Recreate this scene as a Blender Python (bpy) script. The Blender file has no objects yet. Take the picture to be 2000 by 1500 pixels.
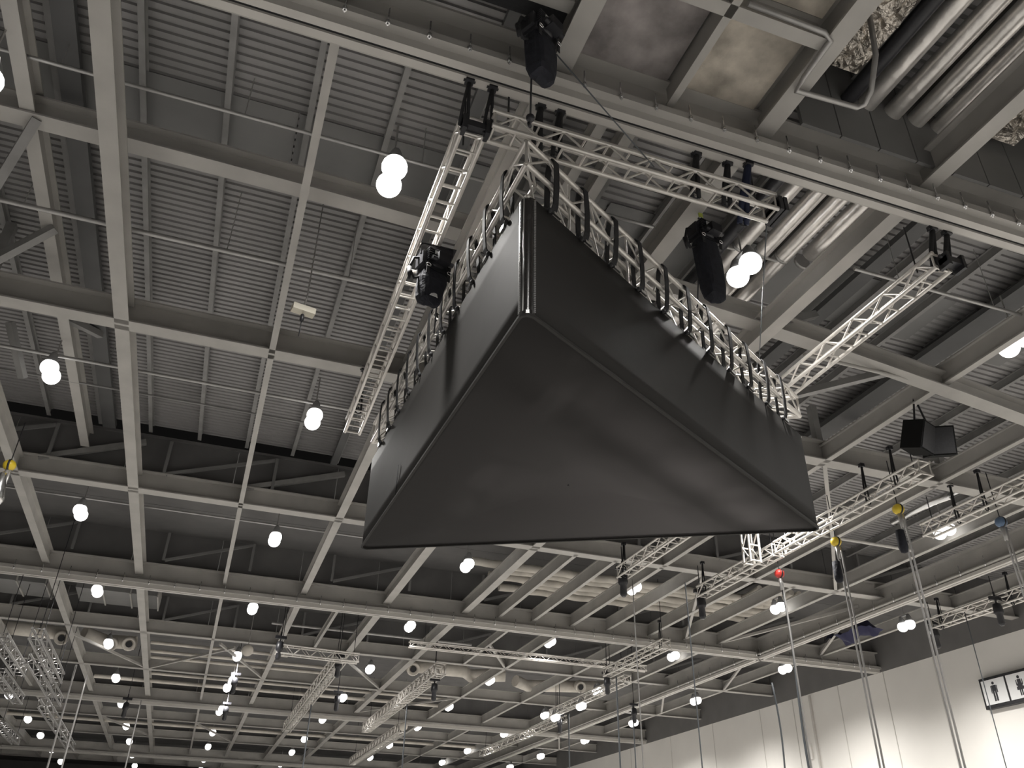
import bpy, math, random
from mathutils import Vector, Matrix
random.seed(7)
S = bpy.context.scene
COL = S.collection

# ------------------------------------------------------------------ camera
F_PX = 1628.95
cam_d = bpy.data.cameras.new('camera'); cam = bpy.data.objects.new('camera', cam_d); COL.objects.link(cam)
cam_d.sensor_width = 36.0; cam_d.lens = F_PX / 2000 * 36.0; cam_d.clip_end = 300; cam_d.clip_start = 0.05
RX = Vector((0.9410288870, -0.3378698362, 0.0175672315))
DN = Vector((0.1914889116, 0.4890867372, -0.8509560272))
FW = Vector((0.2789204736, 0.8041381332, 0.5249430751))
m3 = Matrix((RX, -DN, -FW)).transposed()
cam.matrix_world = Matrix.Translation((0, 0, 1.6)) @ m3.to_4x4()
S.camera = cam

# ------------------------------------------------------------------ world, exposure
w = bpy.data.worlds.new('world'); S.world = w; w.use_nodes = True
bg = w.node_tree.nodes['Background']; bg.inputs[0].default_value = (1.0, 0.96, 0.92, 1); bg.inputs[1].default_value = 0.004
S.view_settings.view_transform = 'Standard'; S.view_settings.look = 'None'
S.view_settings.gamma = 1.0; S.view_settings.use_curve_mapping = False
S.view_settings.exposure = 0.0
S.cycles.max_bounces = 6; S.cycles.diffuse_bounces = 3; S.cycles.glossy_bounces = 3
LAMP_W = 1250.0          # radiant power given to each high-bay lamp head pair
LAMP_GLOW = 3.0

# ------------------------------------------------------------------ materials
def mat(name, col, rough=.6, metal=0., noise=0., nscale=6., bump=0., bscale=40., spec=.5, emit=None, estr=0., coat=0.):
    m = bpy.data.materials.new(name); m.use_nodes = True
    nt = m.node_tree; b = nt.nodes['Principled BSDF']
    b.inputs['Base Color'].default_value = (*col, 1); b.inputs['Roughness'].default_value = rough
    b.inputs['Metallic'].default_value = metal; b.inputs['Specular IOR Level'].default_value = spec
    b.inputs['Coat Weight'].default_value = coat
    if emit:
        b.inputs['Emission Color'].default_value = (*emit, 1); b.inputs['Emission Strength'].default_value = estr
    if noise or bump:
        tc = nt.nodes.new('ShaderNodeTexCoord')
        gm = nt.nodes.new('ShaderNodeNewGeometry')
    if noise:
        n = nt.nodes.new('ShaderNodeTexNoise'); n.inputs['Scale'].default_value = nscale; n.inputs['Detail'].default_value = 6
        nt.links.new(gm.outputs['Position'], n.inputs['Vector'])
        r = nt.nodes.new('ShaderNodeValToRGB')
        lo = tuple(max(0, c * (1 - noise)) for c in col); hi = tuple(min(1, c * (1 + noise)) for c in col)
        r.color_ramp.elements[0].color = (*lo, 1); r.color_ramp.elements[1].color = (*hi, 1)
        r.color_ramp.elements[0].position = .3; r.color_ramp.elements[1].position = .7
        nt.links.new(n.outputs['Fac'], r.inputs['Fac']); nt.links.new(r.outputs['Color'], b.inputs['Base Color'])
    if bump:
        n2 = nt.nodes.new('ShaderNodeTexNoise'); n2.inputs['Scale'].default_value = bscale; n2.inputs['Detail'].default_value = 4
        nt.links.new(gm.outputs['Position'], n2.inputs['Vector'])
        bn = nt.nodes.new('ShaderNodeBump'); bn.inputs['Strength'].default_value = bump; bn.inputs['Distance'].default_value = .05
        nt.links.new(n2.outputs['Fac'], bn.inputs['Height']); nt.links.new(bn.outputs['Normal'], b.inputs['Normal'])
    return m

M = dict(
    beam=mat('beam_paint', (.40, .385, .362), .55, noise=.10, nscale=1.5),
    rail=mat('rail_paint', (.52, .50, .47), .5, noise=.06, nscale=2),
    purlin=mat('purlin_steel', (.25, .245, .24), .55, noise=.15, nscale=3),
    deck=mat('galvanised_deck', (.275, .268, .266), .5, metal=.2, noise=.15, nscale=.7),
    deckdark=mat('dark_infill', (.10, .10, .10), .7, noise=.15, nscale=1),
    soffit=mat('dark_soffit', (.135, .132, .13), .8, noise=.15, nscale=1),
    infill=mat('grey_infill', (.19, .188, .186), .6, noise=.1, nscale=1),
    concrete=mat('stained_board', (.50, .455, .39), .9, noise=.5, nscale=1.9, bump=.2, bscale=9),
    concrete2=mat('grey_stained_board', (.29, .265, .26), .9, noise=.4, nscale=2.4, bump=.2, bscale=9),
    alu=mat('truss_aluminium', (.72, .69, .65), .38, metal=.55, noise=.06, nscale=9),
    alushiny=mat('truss_bright_aluminium', (.34, .33, .32), .35, metal=.6, noise=.1, nscale=9),
    steel=mat('bright_steel', (.75, .75, .75), .25, metal=1.),
    zinc=mat('zinc_pipe', (.42, .41, .40), .4, metal=.5, noise=.1, nscale=5),
    foilpipe=mat('silver_pipe_lagging', (.80, .77, .74), .32, metal=.75, noise=.15, nscale=3.5, bump=.18, bscale=7),
    foil=mat('crumpled_foil', (.52, .48, .43), .28, metal=.95, noise=.5, nscale=5, bump=1., bscale=14),
    duct=mat('pale_duct', (.62, .58, .52), .6, metal=.1, noise=.15, nscale=2),
    black=mat('black_webbing', (.018, .018, .02), .75, noise=.2, nscale=30),
    blackmetal=mat('black_hoist_paint', (.022, .022, .026), .4, noise=.2, nscale=12),
    bag=mat('black_chain_bag', (.014, .015, .022), .85, noise=.3, nscale=14, bump=.4, bscale=12),
    bluestrap=mat('dark_blue_sling', (.012, .018, .05), .7),
    yellow=mat('yellow_paint', (.75, .55, .04), .4),
    hivis=mat('yellow_green_strap', (.55, .62, .12), .6),
    red=mat('red_paint', (.65, .05, .04), .4),
    bluep=mat('blue_paint', (.10, .16, .26), .5),
    blackbox=mat('black_speaker', (.012, .012, .012), .9, spec=.1),
    cream=mat('cream_plastic', (.62, .58, .48), .5),
    wall=mat('painted_wall', (.80, .775, .735), .75, noise=.03, nscale=.6),
    seam=mat('wall_joint', (.60, .575, .54), .8),
    walltop=mat('dark_upper_wall', (.16, .155, .15), .8, noise=.1, nscale=1),
    floor=mat('grey_hall_floor', (.41, .40, .385), .7, noise=.1, nscale=.5),
    lens=mat('lamp_lens', (1, 1, 1), .3, emit=(1, .98, .95), estr=LAMP_GLOW),
    lamphouse=mat('lamp_housing', (.35, .35, .35), .5, metal=.3),
    signframe=mat('sign_frame', (.02, .02, .022), .5),
    signface=mat('sign_face', (.85, .85, .85), .4),
    signink=mat('sign_ink', (.03, .03, .035), .6),
    vinyl=mat('glossy_black_vinyl', (.022, .020, .019), .22, noise=.2, nscale=8, coat=.3),
    zip=mat('zip_teeth', (.6, .6, .6), .3, metal=.9),
    hose=mat('grey_cable', (.10, .11, .12), .6),
    bluecloth=mat('navy_cloth', (.03, .03, .07), .9, bump=.5, bscale=4),
)
M['lens'].cycles.emission_sampling = 'NONE'      # the lamp's light comes from its spot, the globe only glows
def fabric(name, col, trans):
    m = bpy.data.materials.new(name); m.use_nodes = True; nt = m.node_tree
    b = nt.nodes['Principled BSDF']; out = nt.nodes['Material Output']
    b.inputs['Base Color'].default_value = (*col, 1); b.inputs['Roughness'].default_value = .68
    b.inputs['Specular IOR Level'].default_value = .12
    gm = nt.nodes.new('ShaderNodeNewGeometry')
    n = nt.nodes.new('ShaderNodeTexNoise'); n.inputs['Scale'].default_value = 1.3; n.inputs['Detail'].default_value = 3
    nt.links.new(gm.outputs['Position'], n.inputs['Vector'])
    bp = nt.nodes.new('ShaderNodeBump'); bp.inputs['Strength'].default_value = .12; bp.inputs['Distance'].default_value = .06
    nt.links.new(n.outputs['Fac'], bp.inputs['Height']); nt.links.new(bp.outputs['Normal'], b.inputs['Normal'])
    t = nt.nodes.new('ShaderNodeBsdfTranslucent'); t.inputs['Color'].default_value = (*trans, 1)
    mx = nt.nodes.new('ShaderNodeAddShader')
    nt.links.new(b.outputs[0], mx.inputs[0]); nt.links.new(t.outputs[0], mx.inputs[1])
    nt.links.new(mx.outputs[0], out.inputs['Surface'])
    return m
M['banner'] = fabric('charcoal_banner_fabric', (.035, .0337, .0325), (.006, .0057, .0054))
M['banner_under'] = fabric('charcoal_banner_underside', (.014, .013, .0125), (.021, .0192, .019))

# ------------------------------------------------------------------ mesh helpers
def mesh(name, v, f, smooth=False):
    me = bpy.data.meshes.new(name); me.from_pydata([tuple(p) for p in v], [], f); me.validate(); me.update()
    if smooth:
        for p in me.polygons: p.use_smooth = True
    return me
class MB:
    def __init__(s): s.v = []; s.f = []; s.sm = []
    def box(s, x0, x1, y0, y1, z0, z1, T=None):
        n = len(s.v)
        P = [(x0, y0, z0), (x1, y0, z0), (x1, y1, z0), (x0, y1, z0), (x0, y0, z1), (x1, y0, z1), (x1, y1, z1), (x0, y1, z1)]
        s.v += [tuple(T @ Vector(p)) if T else p for p in P]
        s.f += [(n, n+3, n+2, n+1), (n+4, n+5, n+6, n+7), (n, n+1, n+5, n+4), (n+1, n+2, n+6, n+5), (n+2, n+3, n+7, n+6), (n+3, n, n+4, n+7)]
        s.sm += [0]*6; return s
    def tube(s, a, b, r, n=8, r2=None):
        return s.sweep([a, b], r, n, r2)
    def sweep(s, pts, r, n=8, r2=None):
        pts = [Vector(p) for p in pts]; k0 = len(s.v); N = len(pts)
        d0 = (pts[1]-pts[0]).normalized(); u = d0.orthogonal().normalized()
        for i, p in enumerate(pts):
            d = (pts[min(i+1, N-1)] - pts[max(i-1, 0)]).normalized()
            u = (u - d*u.dot(d)).normalized(); v = d.cross(u)
            rr = r if r2 is None else r + (r2-r)*i/(N-1)
            for k in range(n):
                a = 2*math.pi*k/n; s.v.append(tuple(p + u*math.cos(a)*rr + v*math.sin(a)*rr))
        for i in range(N-1):
            for k in range(n):
                k2 = (k+1) % n
                s.f.append((k0+i*n+k, k0+i*n+k2, k0+(i+1)*n+k2, k0+(i+1)*n+k)); s.sm.append(1)
        s.f.append(tuple(k0+k for k in reversed(range(n)))); s.f.append(tuple(k0+(N-1)*n+k for k in range(n))); s.sm += [0, 0]
        return s
    def lathe(s, prof, c=(0, 0, 0), n=16, T=None):
        k0 = len(s.v)
        for r, z in prof:
            for k in range(n):
                a = 2*math.pi*k/n; p = Vector((c[0]+r*math.cos(a), c[1]+r*math.sin(a), c[2]+z)); s.v.append(tuple(T @ p) if T else tuple(p))
        for i in range(len(prof)-1):
            for k in range(n):
                k2 = (k+1) % n; s.f.append((k0+i*n+k, k0+i*n+k2, k0+(i+1)*n+k2, k0+(i+1)*n+k)); s.sm.append(1)
        s.f.append(tuple(k0+k for k in reversed(range(n)))); s.f.append(tuple(k0+(len(prof)-1)*n+k for k in range(n))); s.sm += [0, 0]
        return s
    def ribbon(s, pts, wdir, wid, th, closed=False):
        """flat band swept along pts; wdir = width direction"""
        pts = [Vector(p) for p in pts]; W = Vector(wdir).normalized(); N = len(pts); k0 = len(s.v)
        for i, p in enumerate(pts):
            a = pts[(i-1) % N] if (closed or i > 0) else pts[i]; b = pts[(i+1) % N] if (closed or i < N-1) else pts[i]
            d = (b-a).normalized(); nn = d.cross(W).normalized()
            for sx, sn in ((-1, -1), (1, -1), (1, 1), (-1, 1)):
                s.v.append(tuple(p + W*sx*wid/2 + nn*sn*th/2))
        for i in range(N if closed else N-1):
            j = (i+1) % N
            for k in range(4):
                k2 = (k+1) % 4; s.f.append((k0+i*4+k, k0+i*4+k2, k0+j*4+k2, k0+j*4+k)); s.sm.append(0)
        if not closed:
            s.f.append((k0+3, k0+2, k0+1, k0)); e = k0+(N-1)*4; s.f.append((e, e+1, e+2, e+3)); s.sm += [0, 0]
        return s
    def ball(s, c, r, n=12, sz=1.):
        return s.lathe([(r*math.sin(math.pi*i/8)+1e-4, -r*sz*math.cos(math.pi*i/8)) for i in range(9)], c, n)
    def me(s, name):
        m = mesh(name, s.v, s.f)
        if len(m.polygons) == len(s.sm):
            for p, q in zip(m.polygons, s.sm): p.use_smooth = bool(q)
        return m

def base(name, loc, label, cat, group=None, kind=None):
    o = bpy.data.objects.new(name, None); COL.objects.link(o); o.location = loc; o.empty_display_size = .2
    tag(o, label, cat, group, kind); return o
def tag(o, label, cat=None, group=None, kind=None):
    o['label'] = label
    if cat: o['category'] = cat
    if group: o['group'] = group
    if kind: o['kind'] = kind
    return o
WORLD = {}
def put(name, me, material, parent=None, T=None):
    """link a mesh object; T is a world matrix (parents are unrotated empties or meshes at the origin)"""
    if material is not None and len(me.materials) == 0: me.materials.append(M[material])
    o = bpy.data.objects.new(name, me); COL.objects.link(o)
    T = T if T is not None else Matrix.Identity(4)
    if parent is not None:
        o.parent = parent
        o.matrix_local = WORLD.get(parent.name, Matrix.Translation(parent.location)).inverted() @ T
    else:
        o.matrix_world = T
    WORLD[o.name] = T
    return o
def thing(name, mb, material, label, cat, group=None, T=None, kind=None):
    o = put(name, mb.me(name), material, None, T); return tag(o, label, cat, group, kind)
def TR(x, y, z): return Matrix.Translation((x, y, z))
def span(a, b, r):
    """matrix that lays the unit tube from a to b with radius r"""
    a, b = Vector(a), Vector(b); d = b-a
    q = d.to_track_quat('Z', 'Y')
    return Matrix.Translation(a) @ q.to_matrix().to_4x4() @ Matrix.Diagonal((r, r, d.length, 1))
UT = {}
def unit_tube(material, n=8):
    if (material, n) not in UT:
        me = MB().tube((0, 0, 0), (0, 0, 1), 1, n).me('tube'); me.materials.append(M[material]); UT[(material, n)] = me
    return UT[(material, n)]
ORD = ['first', 'second', 'third', 'fourth', 'fifth', 'sixth', 'seventh', 'eighth', 'ninth', 'tenth', 'eleventh', 'twelfth', 'thirteenth', 'fourteenth', 'fifteenth', 'sixteenth']

# ================================================================== SETTING
def deck_z(x): return 11.8 - .0008*max(0., x+2)**2
def arch_z(x): return 10.83 - .0042*max(0., x+3)**2
ZB = 10.0                        # underside of the beam grid
ZR = 9.6                         # underside of the rail girders
YB = [13.5, 20.95, 35.0, 41.6, 55.0, 62.0, 76.0]        # plain cross beams
YR = [6.1, 27.85, 48.0, 69.0]                           # rail girders
X0, X1 = -16.0, 25.6

fl = thing('floor', MB().box(-34, 26.2, -16, 96, -.3, 0), 'floor', 'pale grey hall floor below the camera', 'floor', kind='structure')
wr = thing('wall_right', MB().box(25.6, 26.0, -6, 96, 0, 9.62), 'wall', 'tall cream painted wall with vertical joints at the right', 'wall', kind='structure')
wt = put('upper_wall', MB().box(25.58, 26.0, -6, 96, 9.62, 12.2).me('upper_wall'), 'walltop', wr)
wf = thing('wall_far', MB().box(-34, 26, 95.5, 96, 0, 12.2), 'walltop', 'dark far end wall of the hall', 'wall', kind='structure')
for y in (18.2, 20.6, 24.9, 27.6, 30.4, 33.6, 36.2, 40.5, 45.0, 50.0):
    put('joint', MB().box(25.585, 25.60, y-.02, y+.02, 0, 9.62).me('joint'), 'seam', wr)
for y, z0, z1 in ((33.0, 7.9, 9.6), (32.3, 7.4, 9.55)):
    put('wall_conduit', MB().box(25.52, 25.6, y-.05, y+.05, z0-2.5, z1).me('conduit'), 'seam', wr)
put('wall_socket', MB().box(25.53, 25.6, 32.7, 33.1, 7.0, 7.6).me('socket'), 'wall', wr)

ceil = base('ceiling', (0, 0, 10), 'steel roof of beams, purlins and corrugated deck above the hall', 'ceiling', kind='structure')

# ---- corrugated deck sheets
def deck_sheet(ny):
    pitch = .15; prof = []
    for k in range(ny):
        y = k*pitch; prof += [(y, 0), (y+.085, 0), (y+.1, .035), (y+.135, .035)]
    prof.append((ny*pitch, 0))
    xs = [X0] + [-2+1.5*i for i in range(int((X1+2)/1.5)+1)] + [X1+.0]
    v = []; f = []; n = len(prof)
    for x in xs:
        for y, z in prof: v.append((x, y, deck_z(x)+z))
    for i in range(len(xs)-1):
        for k in range(n-1):
            f.append((i*n+k, (i+1)*n+k, (i+1)*n+k+1, i*n+k+1))
    return mesh('deck_sheet', v, f)
ds = deck_sheet(6); ds.materials.append(M['deck'])
for i in range(19):
    y = 3.8 + i*.9
    if y < 21: put('deck_sheet', ds, None, ceil, TR(0, y, 0))
x = X0
while x < 17:
    put('flat_deck_panel', MB().box(x, x+2.6, 9.35, 10.75, deck_z(x+1.3)-.02, deck_z(x+1.3)-.008).me('flat_panel'), 'infill', ceil); x += 2.62
# dark flat soffit panels beyond the third cross beam
sp = MB().box(0, 2.62, 0, 2.3, 0, .06).me('soffit_panel'); sp.materials.append(M['soffit'])
y = 20.95
while y < 92:
    for i in range(16):
        x = X0 + i*2.62
        if x < X1-.5: put('soffit_panel', sp, None, ceil, TR(x, y, min(deck_z(x+1.3), 11.5)))
    y += 2.32

# ---- I beams
def ibeam(L, depth, bw, tf=.03, tw=.03):
    """runs along +Y from 0, underside at z=0, centred on x"""
    m = MB(); m.box(-bw/2, bw/2, 0, L, 0, tf); m.box(-bw/2, bw/2, 0, L, depth-tf, depth); m.box(-tw/2, tw/2, 0, L, tf, depth-tf)
    return m.me('beam')
IB = {}
def beamA(x, y0, y1, z=ZB, depth=.42, bw=.16, name='roof_beam', material='beam'):
    k = (round(y1-y0, 2), depth, bw, material)
    if k not in IB: IB[k] = ibeam(y1-y0, depth, bw); IB[k].materials.append(M[material])
    return put(name, IB[k], None, ceil, TR(x, y0, z))
ROT = Matrix.Rotation(-math.pi/2, 4, 'Z')     # +Y -> +X
def beamB(y, x0, x1, z=ZB, depth=.5, bw=.30, name='cross_beam', material='beam'):
    k = (round(x1-x0, 2), depth, bw, material)
    if k not in IB: IB[k] = ibeam(x1-x0, depth, bw); IB[k].materials.append(M[material])
    return put(name, IB[k], None, ceil, TR(x0, y, z) @ ROT)

for y in YB:
    beamB(y, X0, X1, ZB, .5, .32 if y < 30 else .26)
# rail girders across the hall: twin rail under a plate girder with bolts
bolt = MB().tube((0, 0, 0), (0, 0, .30), .011, 6).tube((0, 0, .03), (0, 0, .08), .026, 6).me('hanger_bolt'); bolt.materials.append(M['steel'])
def rail_girder_B(y, x0, x1, nb):
    L = x1-x0
    g = put('rail_girder', MB().box(x0, x1, y-.24, y+.24, ZR+.12, ZR+.15).box(x0, x1, y-.02, y+.02, ZR+.15, ZR+.75).box(x0, x1, y-.2, y+.2, ZR+.75, ZR+.79)
            .box(x0, x1, y-.24, y-.225, ZR+.15, ZR+.22).me('girder'), 'beam', ceil)
    for a, b in ((-.13, -.026), (.026, .13)):
        put('rail', MB().box(x0, x1, y+a, y+b, ZR, ZR+.12).me('rail'), 'rail', g)
    put('slot_shade', MB().box(x0, x1, y-.03, y+.03, ZR+.035, ZR+.06).me('shade_strip'), 'black', g)  # black strip puts the shade inside the rail slot into colour
    for i in range(nb[2]):
        x = nb[0] + (nb[1]-nb[0])*i/(nb[2]-1)
        put('hanger_bolt', bolt, None, g, TR(x, y-.255, ZR+.06))
        put('stiffener', MB().box(x-.006, x+.006, y-.2, y-.02, ZR+.15, ZR+.28).me('stiffener'), 'beam', g) if y > 20 else None
    return g
rail_girder_B(YR[0], -6, X1, (-.9, 11.3, 27))
rail_girder_B(YR[1], X0, X1, (-9, 25, 46))
rail_girder_B(YR[2], X0, X1, (-12, 25, 2))
rail_girder_B(YR[3], X0, X1, (-12, 25, 2))
# rail girder along the hall near the right wall
xg = 20.0
g = put('rail_girder', MB().box(xg-.24, xg+.24, 4, 90, ZR+.12, ZR+.15).box(xg-.02, xg+.02, 4, 90, ZR+.15, ZR+.7).box(xg-.2, xg+.2, 4, 90, ZR+.7, ZR+.74).me('girder'), 'beam', ceil)
for a, b in ((-.125, -.018), (.018, .125)): put('rail', MB().box(xg+a, xg+b, 4, 90, ZR, ZR+.09).me('rail'), 'rail', g)
for i in range(24): put('hanger_bolt', bolt, None, g, TR(xg-.255, 13+i*.9, ZR+.06))

# ---- beams running down the hall (direction of sight), bay by bay
YALL = sorted(YB + YR)
def baysA(x, ya, yb, bw, z=ZB, depth=.42):
    for a, b in zip(YALL[:-1], YALL[1:]):
        if a >= ya-.1 and b <= yb+.1: beamA(x, a+.03, b-.03, z, depth, bw)
for x, bw in ((-13.2, .2), (-10.5, .16), (-7.9, .16), (-5.2, .2), (-2.55, .24), (0.01, .11), (2.52, .2), (5.30, .26), (8.05, .24), (12.1, .14), (15.25, .14), (18.2, .14), (22.9, .14)):
    baysA(x, 6, 77, bw)
for x in (9.33, 10.6, 13.5, 16.7):
    beamA(x, 20.95, 27.8, ZB, .42, .12)
for x in (10.2, 3.9): beamA(x, 27.9, 35, ZB, .3, .1)
# near side of the first rail girder
for x, bw in ((2.60, .26), (4.08, .10), (5.42, .26), (8.06, .24), (0.0, .1), (10.8, .2)):
    beamA(x, 1.0, 6.0, ZB+.02, .5, bw)
beamB(4.6, 2.73, 5.29, ZB+.02, .4, .16, 'trimmer_beam')
beamB(5.3, -3, 2.47, ZB+.22, .4, .16, 'trimmer_beam')
put('dark_gap_strip', MB().box(-3, 2.47, 5.42, 5.62, ZB+.3, ZB+.34).me('strip'), 'black', ceil)  # black strip added for the shade of an open gap
beamA(-3.87, 6.3, 20.8, 10.88, .4, .2, 'upper_beam')
for x in (3.78, 4.22): beamA(x, 6.4, 9.7, 10.9, .3, .16, 'upper_beam')
# ---- arched upper beam mid bay, with the plate above it
def arched(y, x0, x1, n=30):
    m = MB(); 
    for i in range(n):
        xa = x0+(x1-x0)*i/n; xb = x0+(x1-x0)*(i+1)/n
        for (ya, yb, h0, h1) in ((-.15, .15, 0, .03), (-.015, .015, .03, .34), (-.15, .15, .34, .37)):
            k = len(m.v); za, zb = arch_z(xa), arch_z(xb)
            m.v += [(xa, y+ya, za+h0), (xb, y+ya, zb+h0), (xb, y+yb, zb+h0), (xa, y+yb, za+h0), (xa, y+ya, za+h1), (xb, y+ya, zb+h1), (xb, y+yb, zb+h1), (xa, y+yb, za+h1)]
            m.f += [(k, k+3, k+2, k+1), (k+4, k+5, k+6, k+7), (k, k+1, k+5, k+4), (k+1, k+2, k+6, k+5), (k+2, k+3, k+7, k+6), (k+3, k, k+4, k+7)]; m.sm += [0]*6
    return m.me('arched_beam')
put('arched_beam', arched(9.95, X0, 18), 'beam', ceil)
# ---- purlins under the deck
xs = -15.6
pm = {}
while xs < 24:
    y0 = 3.8
    d = .16
    if 'p' not in pm: pm['p'] = ibeam(17.1, .2, .09, .012, .012); pm['p'].materials.append(M['purlin'])
    put('purlin', pm['p'], None, ceil, TR(xs, y0, deck_z(xs)-.205))
    xs += 1.19
for x, wd in ((-3.45, .30), (2.15, .18), (9.9, .3), (12.9, .5)):
    put('cable_tray', MB().box(x-wd/2, x+wd/2, 6.3, 20.7, deck_z(x)-.36, deck_z(x)-.34).box(x-wd/2, x-wd/2+.015, 6.3, 20.7, deck_z(x)-.34, deck_z(x)-.24).box(x+wd/2-.015, x+wd/2, 6.3, 20.7, deck_z(x)-.34, deck_z(x)-.24).me('tray'), 'deckdark', ceil)
# ---- bulkheads above cross beams
def bulkhead(y, z0, x0=X0, x1=X1, material='soffit'):
    x = x0
    while x < x1-.1:
        xe = min(x+2.62, x1)
        put('bulkhead_panel', MB().box(x+.01, xe-.01, y-.02, y+.02, z0, min(deck_z(x+1.3), 11.5)+.02).me('bulkhead'), material, ceil); x = xe
bulkhead(21.05, ZB+.45); bulkhead(27.95, ZR+.8)
for y in (35.1, 48.1, 62.1, 76.1): bulkhead(y, ZB+.4)
# faint posts and diagonals in front of the bulkheads / trusses
def strut(a, b, wd=.1, material='purlin', name='roof_strut'):
    a, b = Vector(a), Vector(b); d = b-a; q = d.to_track_quat('Z', 'Y').to_matrix().to_4x4()
    return put(name, MB().box(-wd/2, wd/2, -wd/2, wd/2, 0, d.length).me('strut'), material, ceil, TR(*a) @ q)
for y in (20.85, 27.6, 34.85):
    for i in range(12):
        x = -10.5+i*2.65
        strut((x+.6, y, ZB+.5), (x+.6, y, 11.4), .08, 'infill')
        if i % 2: strut((x+.65, y, ZB+.5), (x+3.2, y, 11.35), .08, 'infill')
for x in (-5.0, 11.8, 15.3):
    strut((x+.25, 13.5, ZB+.5), (x+.25, 13.5, deck_z(x)-.2), .16)
for a, b in (((12.3, 13.5, 10.5), (14.2, 13.5, 11.7)), ((-3.74, 9.89, 10.85), (-4.3, 11.0, 10.1)), ((-3.74, 12.32, 10.85), (-4.6, 12.7, 10.1)), ((-4.91, 15.8, 11), (-4.53, 16.5, 10.2)),
             ((-5.1, 13.5, 10.5), (-3.4, 16.3, 11.4)), ((-4.8, 20.9, 10.45), (-2.55, 20.9, 11.3)), ((0, 20.9, 10.45), (2.5, 20.9, 11.3)),
             ((8.3, 9.95, 10.4), (9.4, 9.95, 10.95)), ((11.0, 9.95, 10.1), (9.2, 13.5, 10.6))):
    strut(a, b, .13)
# plan bracing in the far bays (thin diagonals at beam level)
for a, b in (((-2.5, 41.6), (-5.2, 36.5)), ((-2.5, 41.6), (.9, 36.2)), ((2.5, 41.5), (.3, 35.8)), ((8.0, 41.5), (5.5, 36.5)), ((12.1, 35), (10.2, 31.5)), ((18.2, 28), (20, 22)), ((22.9, 27.9), (20.1, 22.5)), ((22.9, 41), (20.1, 35.5)), ((22.9, 35), (20.1, 28.4)), ((8, 48), (12.1, 41.8)), ((-2.5, 62), (-5.2, 55.5)), ((2.5, 62), (0, 55.5)), ((22.9, 55), (20.2, 48.5)), ((13.5, 21), (16.7, 27.6)), ((12.2, 13.6), (15.2, 17.2)), ((15.2, 17.2), (18.2, 20.9))):
    strut((a[0], a[1], ZB+.06), (b[0], b[1], ZB+.06), .09, 'beam', 'plan_brace')

# ---- concrete-like soffit boards on the near side of the first girder
for x0, x1, ya, yb in ((2.74, 4.02, 2.4, 5.9), (4.14, 5.28, 4.7, 5.9), (4.14, 5.28, 2.4, 4.5)):
    put('soffit_board', MB().box(x0, x1, ya, yb, ZB+.36, ZB+.44).me('board'), 'concrete2' if x0 < 3 else 'concrete', ceil)
put('soffit_board', MB().box(-3, 2.47, 2.4, 5.35, ZB+.5, ZB+.56).me('board'), 'infill', ceil)
# dark void lining beside the ducts (ribbed panels)
for i in range(7):
    x = 5.9+i*.62
    put('lining_panel', MB().box(x, x+.60, 5.75, 5.8, ZB+.2, 11.74).me('lining'), 'infill', ceil)
put('void_lid', MB().box(5.3, 14, 1, 6.3, 11.75, 11.8).me('lid'), 'soffit', ceil)

# ================================================================== LAMPS
def lamp(i, x, y, z, label, hang=.6, light=True, r=.17, power=1.):
    t = base('high_bay_lamp', (x, y, z), label, 'ceiling lamp', 'twin high bay lamps over the hall')
    hd = lamp_heads(r)
    for s in (-1, 1):
        hs = put('housing', hd[0], None, t, TR(x, y+s*r*.98, z))
        put('lens', hd[1], None, hs, TR(x, y+s*r*.98, z))
    put('hanger_rod', unit_tube('zinc', 6), None, t, span((x, y, z+.28), (x, y, z+.28+hang), .015))
    put('mounting_bar', MB().box(-r*1.1, r*1.1, -.03, .03, 0, .04).me('bar'), 'lamphouse', t, TR(x, y, z+.26) @ Matrix.Rotation(math.pi/2, 4, 'Z'))
    if light:
        ld = bpy.data.lights.new('lamp_light', 'SPOT'); ld.energy = LAMP_W*power; ld.spot_size = math.radians(150); ld.spot_blend = 1.0
        ld.shadow_soft_size = .18; ld.color = (1, .975, .935)
        lo = bpy.data.objects.new('lamp_light', ld); COL.objects.link(lo); lo.parent = t; lo.location = (0, 0, -r*1.5)
    return t
LH = {}
def lamp_heads(r):
    if r not in LH:
        a = MB().lathe([(r*.3, .27), (r*.42, .22), (r*.62, .12), (r*.8, .03), (r*.7, .03), (r*.3, .2)], n=18).me('housing'); a.materials.append(M['lamphouse'])
        b = MB().lathe([(r*math.cos(a_)+1e-4, -r*.35+r*math.sin(a_)) for a_ in [math.radians(50-14*k) for k in range(11)]], n=18).me('lens'); b.materials.append(M['lens'])
        LH[r] = (a, b)
    return LH[r]
ZL = 10.2                        # height of the lamp heads
LX = [-9.4, -3.96, 1.11, 6.8, 12.4, 17.83, 23.2]
LY = [8.5, 15.93, 23.4, 30.6, 38.0, 44.8, 51.5, 59.1, 65.5, 72.4, 79.1]
cols = ['far left', 'left', 'centre left', 'middle', 'centre right', 'right', 'wall side']
for j, yy in enumerate(LY):
    for i, xx in enumerate(LX):
        if i == 0 and j < 5: vis = False
        lab = 'glowing twin high bay lamp, %s column, %s row from the camera' % (cols[i], ORD[j])
        kz = 1.0 if i < 6 else 8.15/8.6          # the wall side column hangs a little lower
        lamp(0, xx*kz, yy*kz, 1.6+(ZL-1.6)*kz, lab, .7 if i < 6 else 1.2, light=(j < 8), power=1.0 if i < 6 else 2.0, r=.18 if yy < 10 else .158 + .0006*yy)  # globes grow with distance, lamp bloom put into their size
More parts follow.
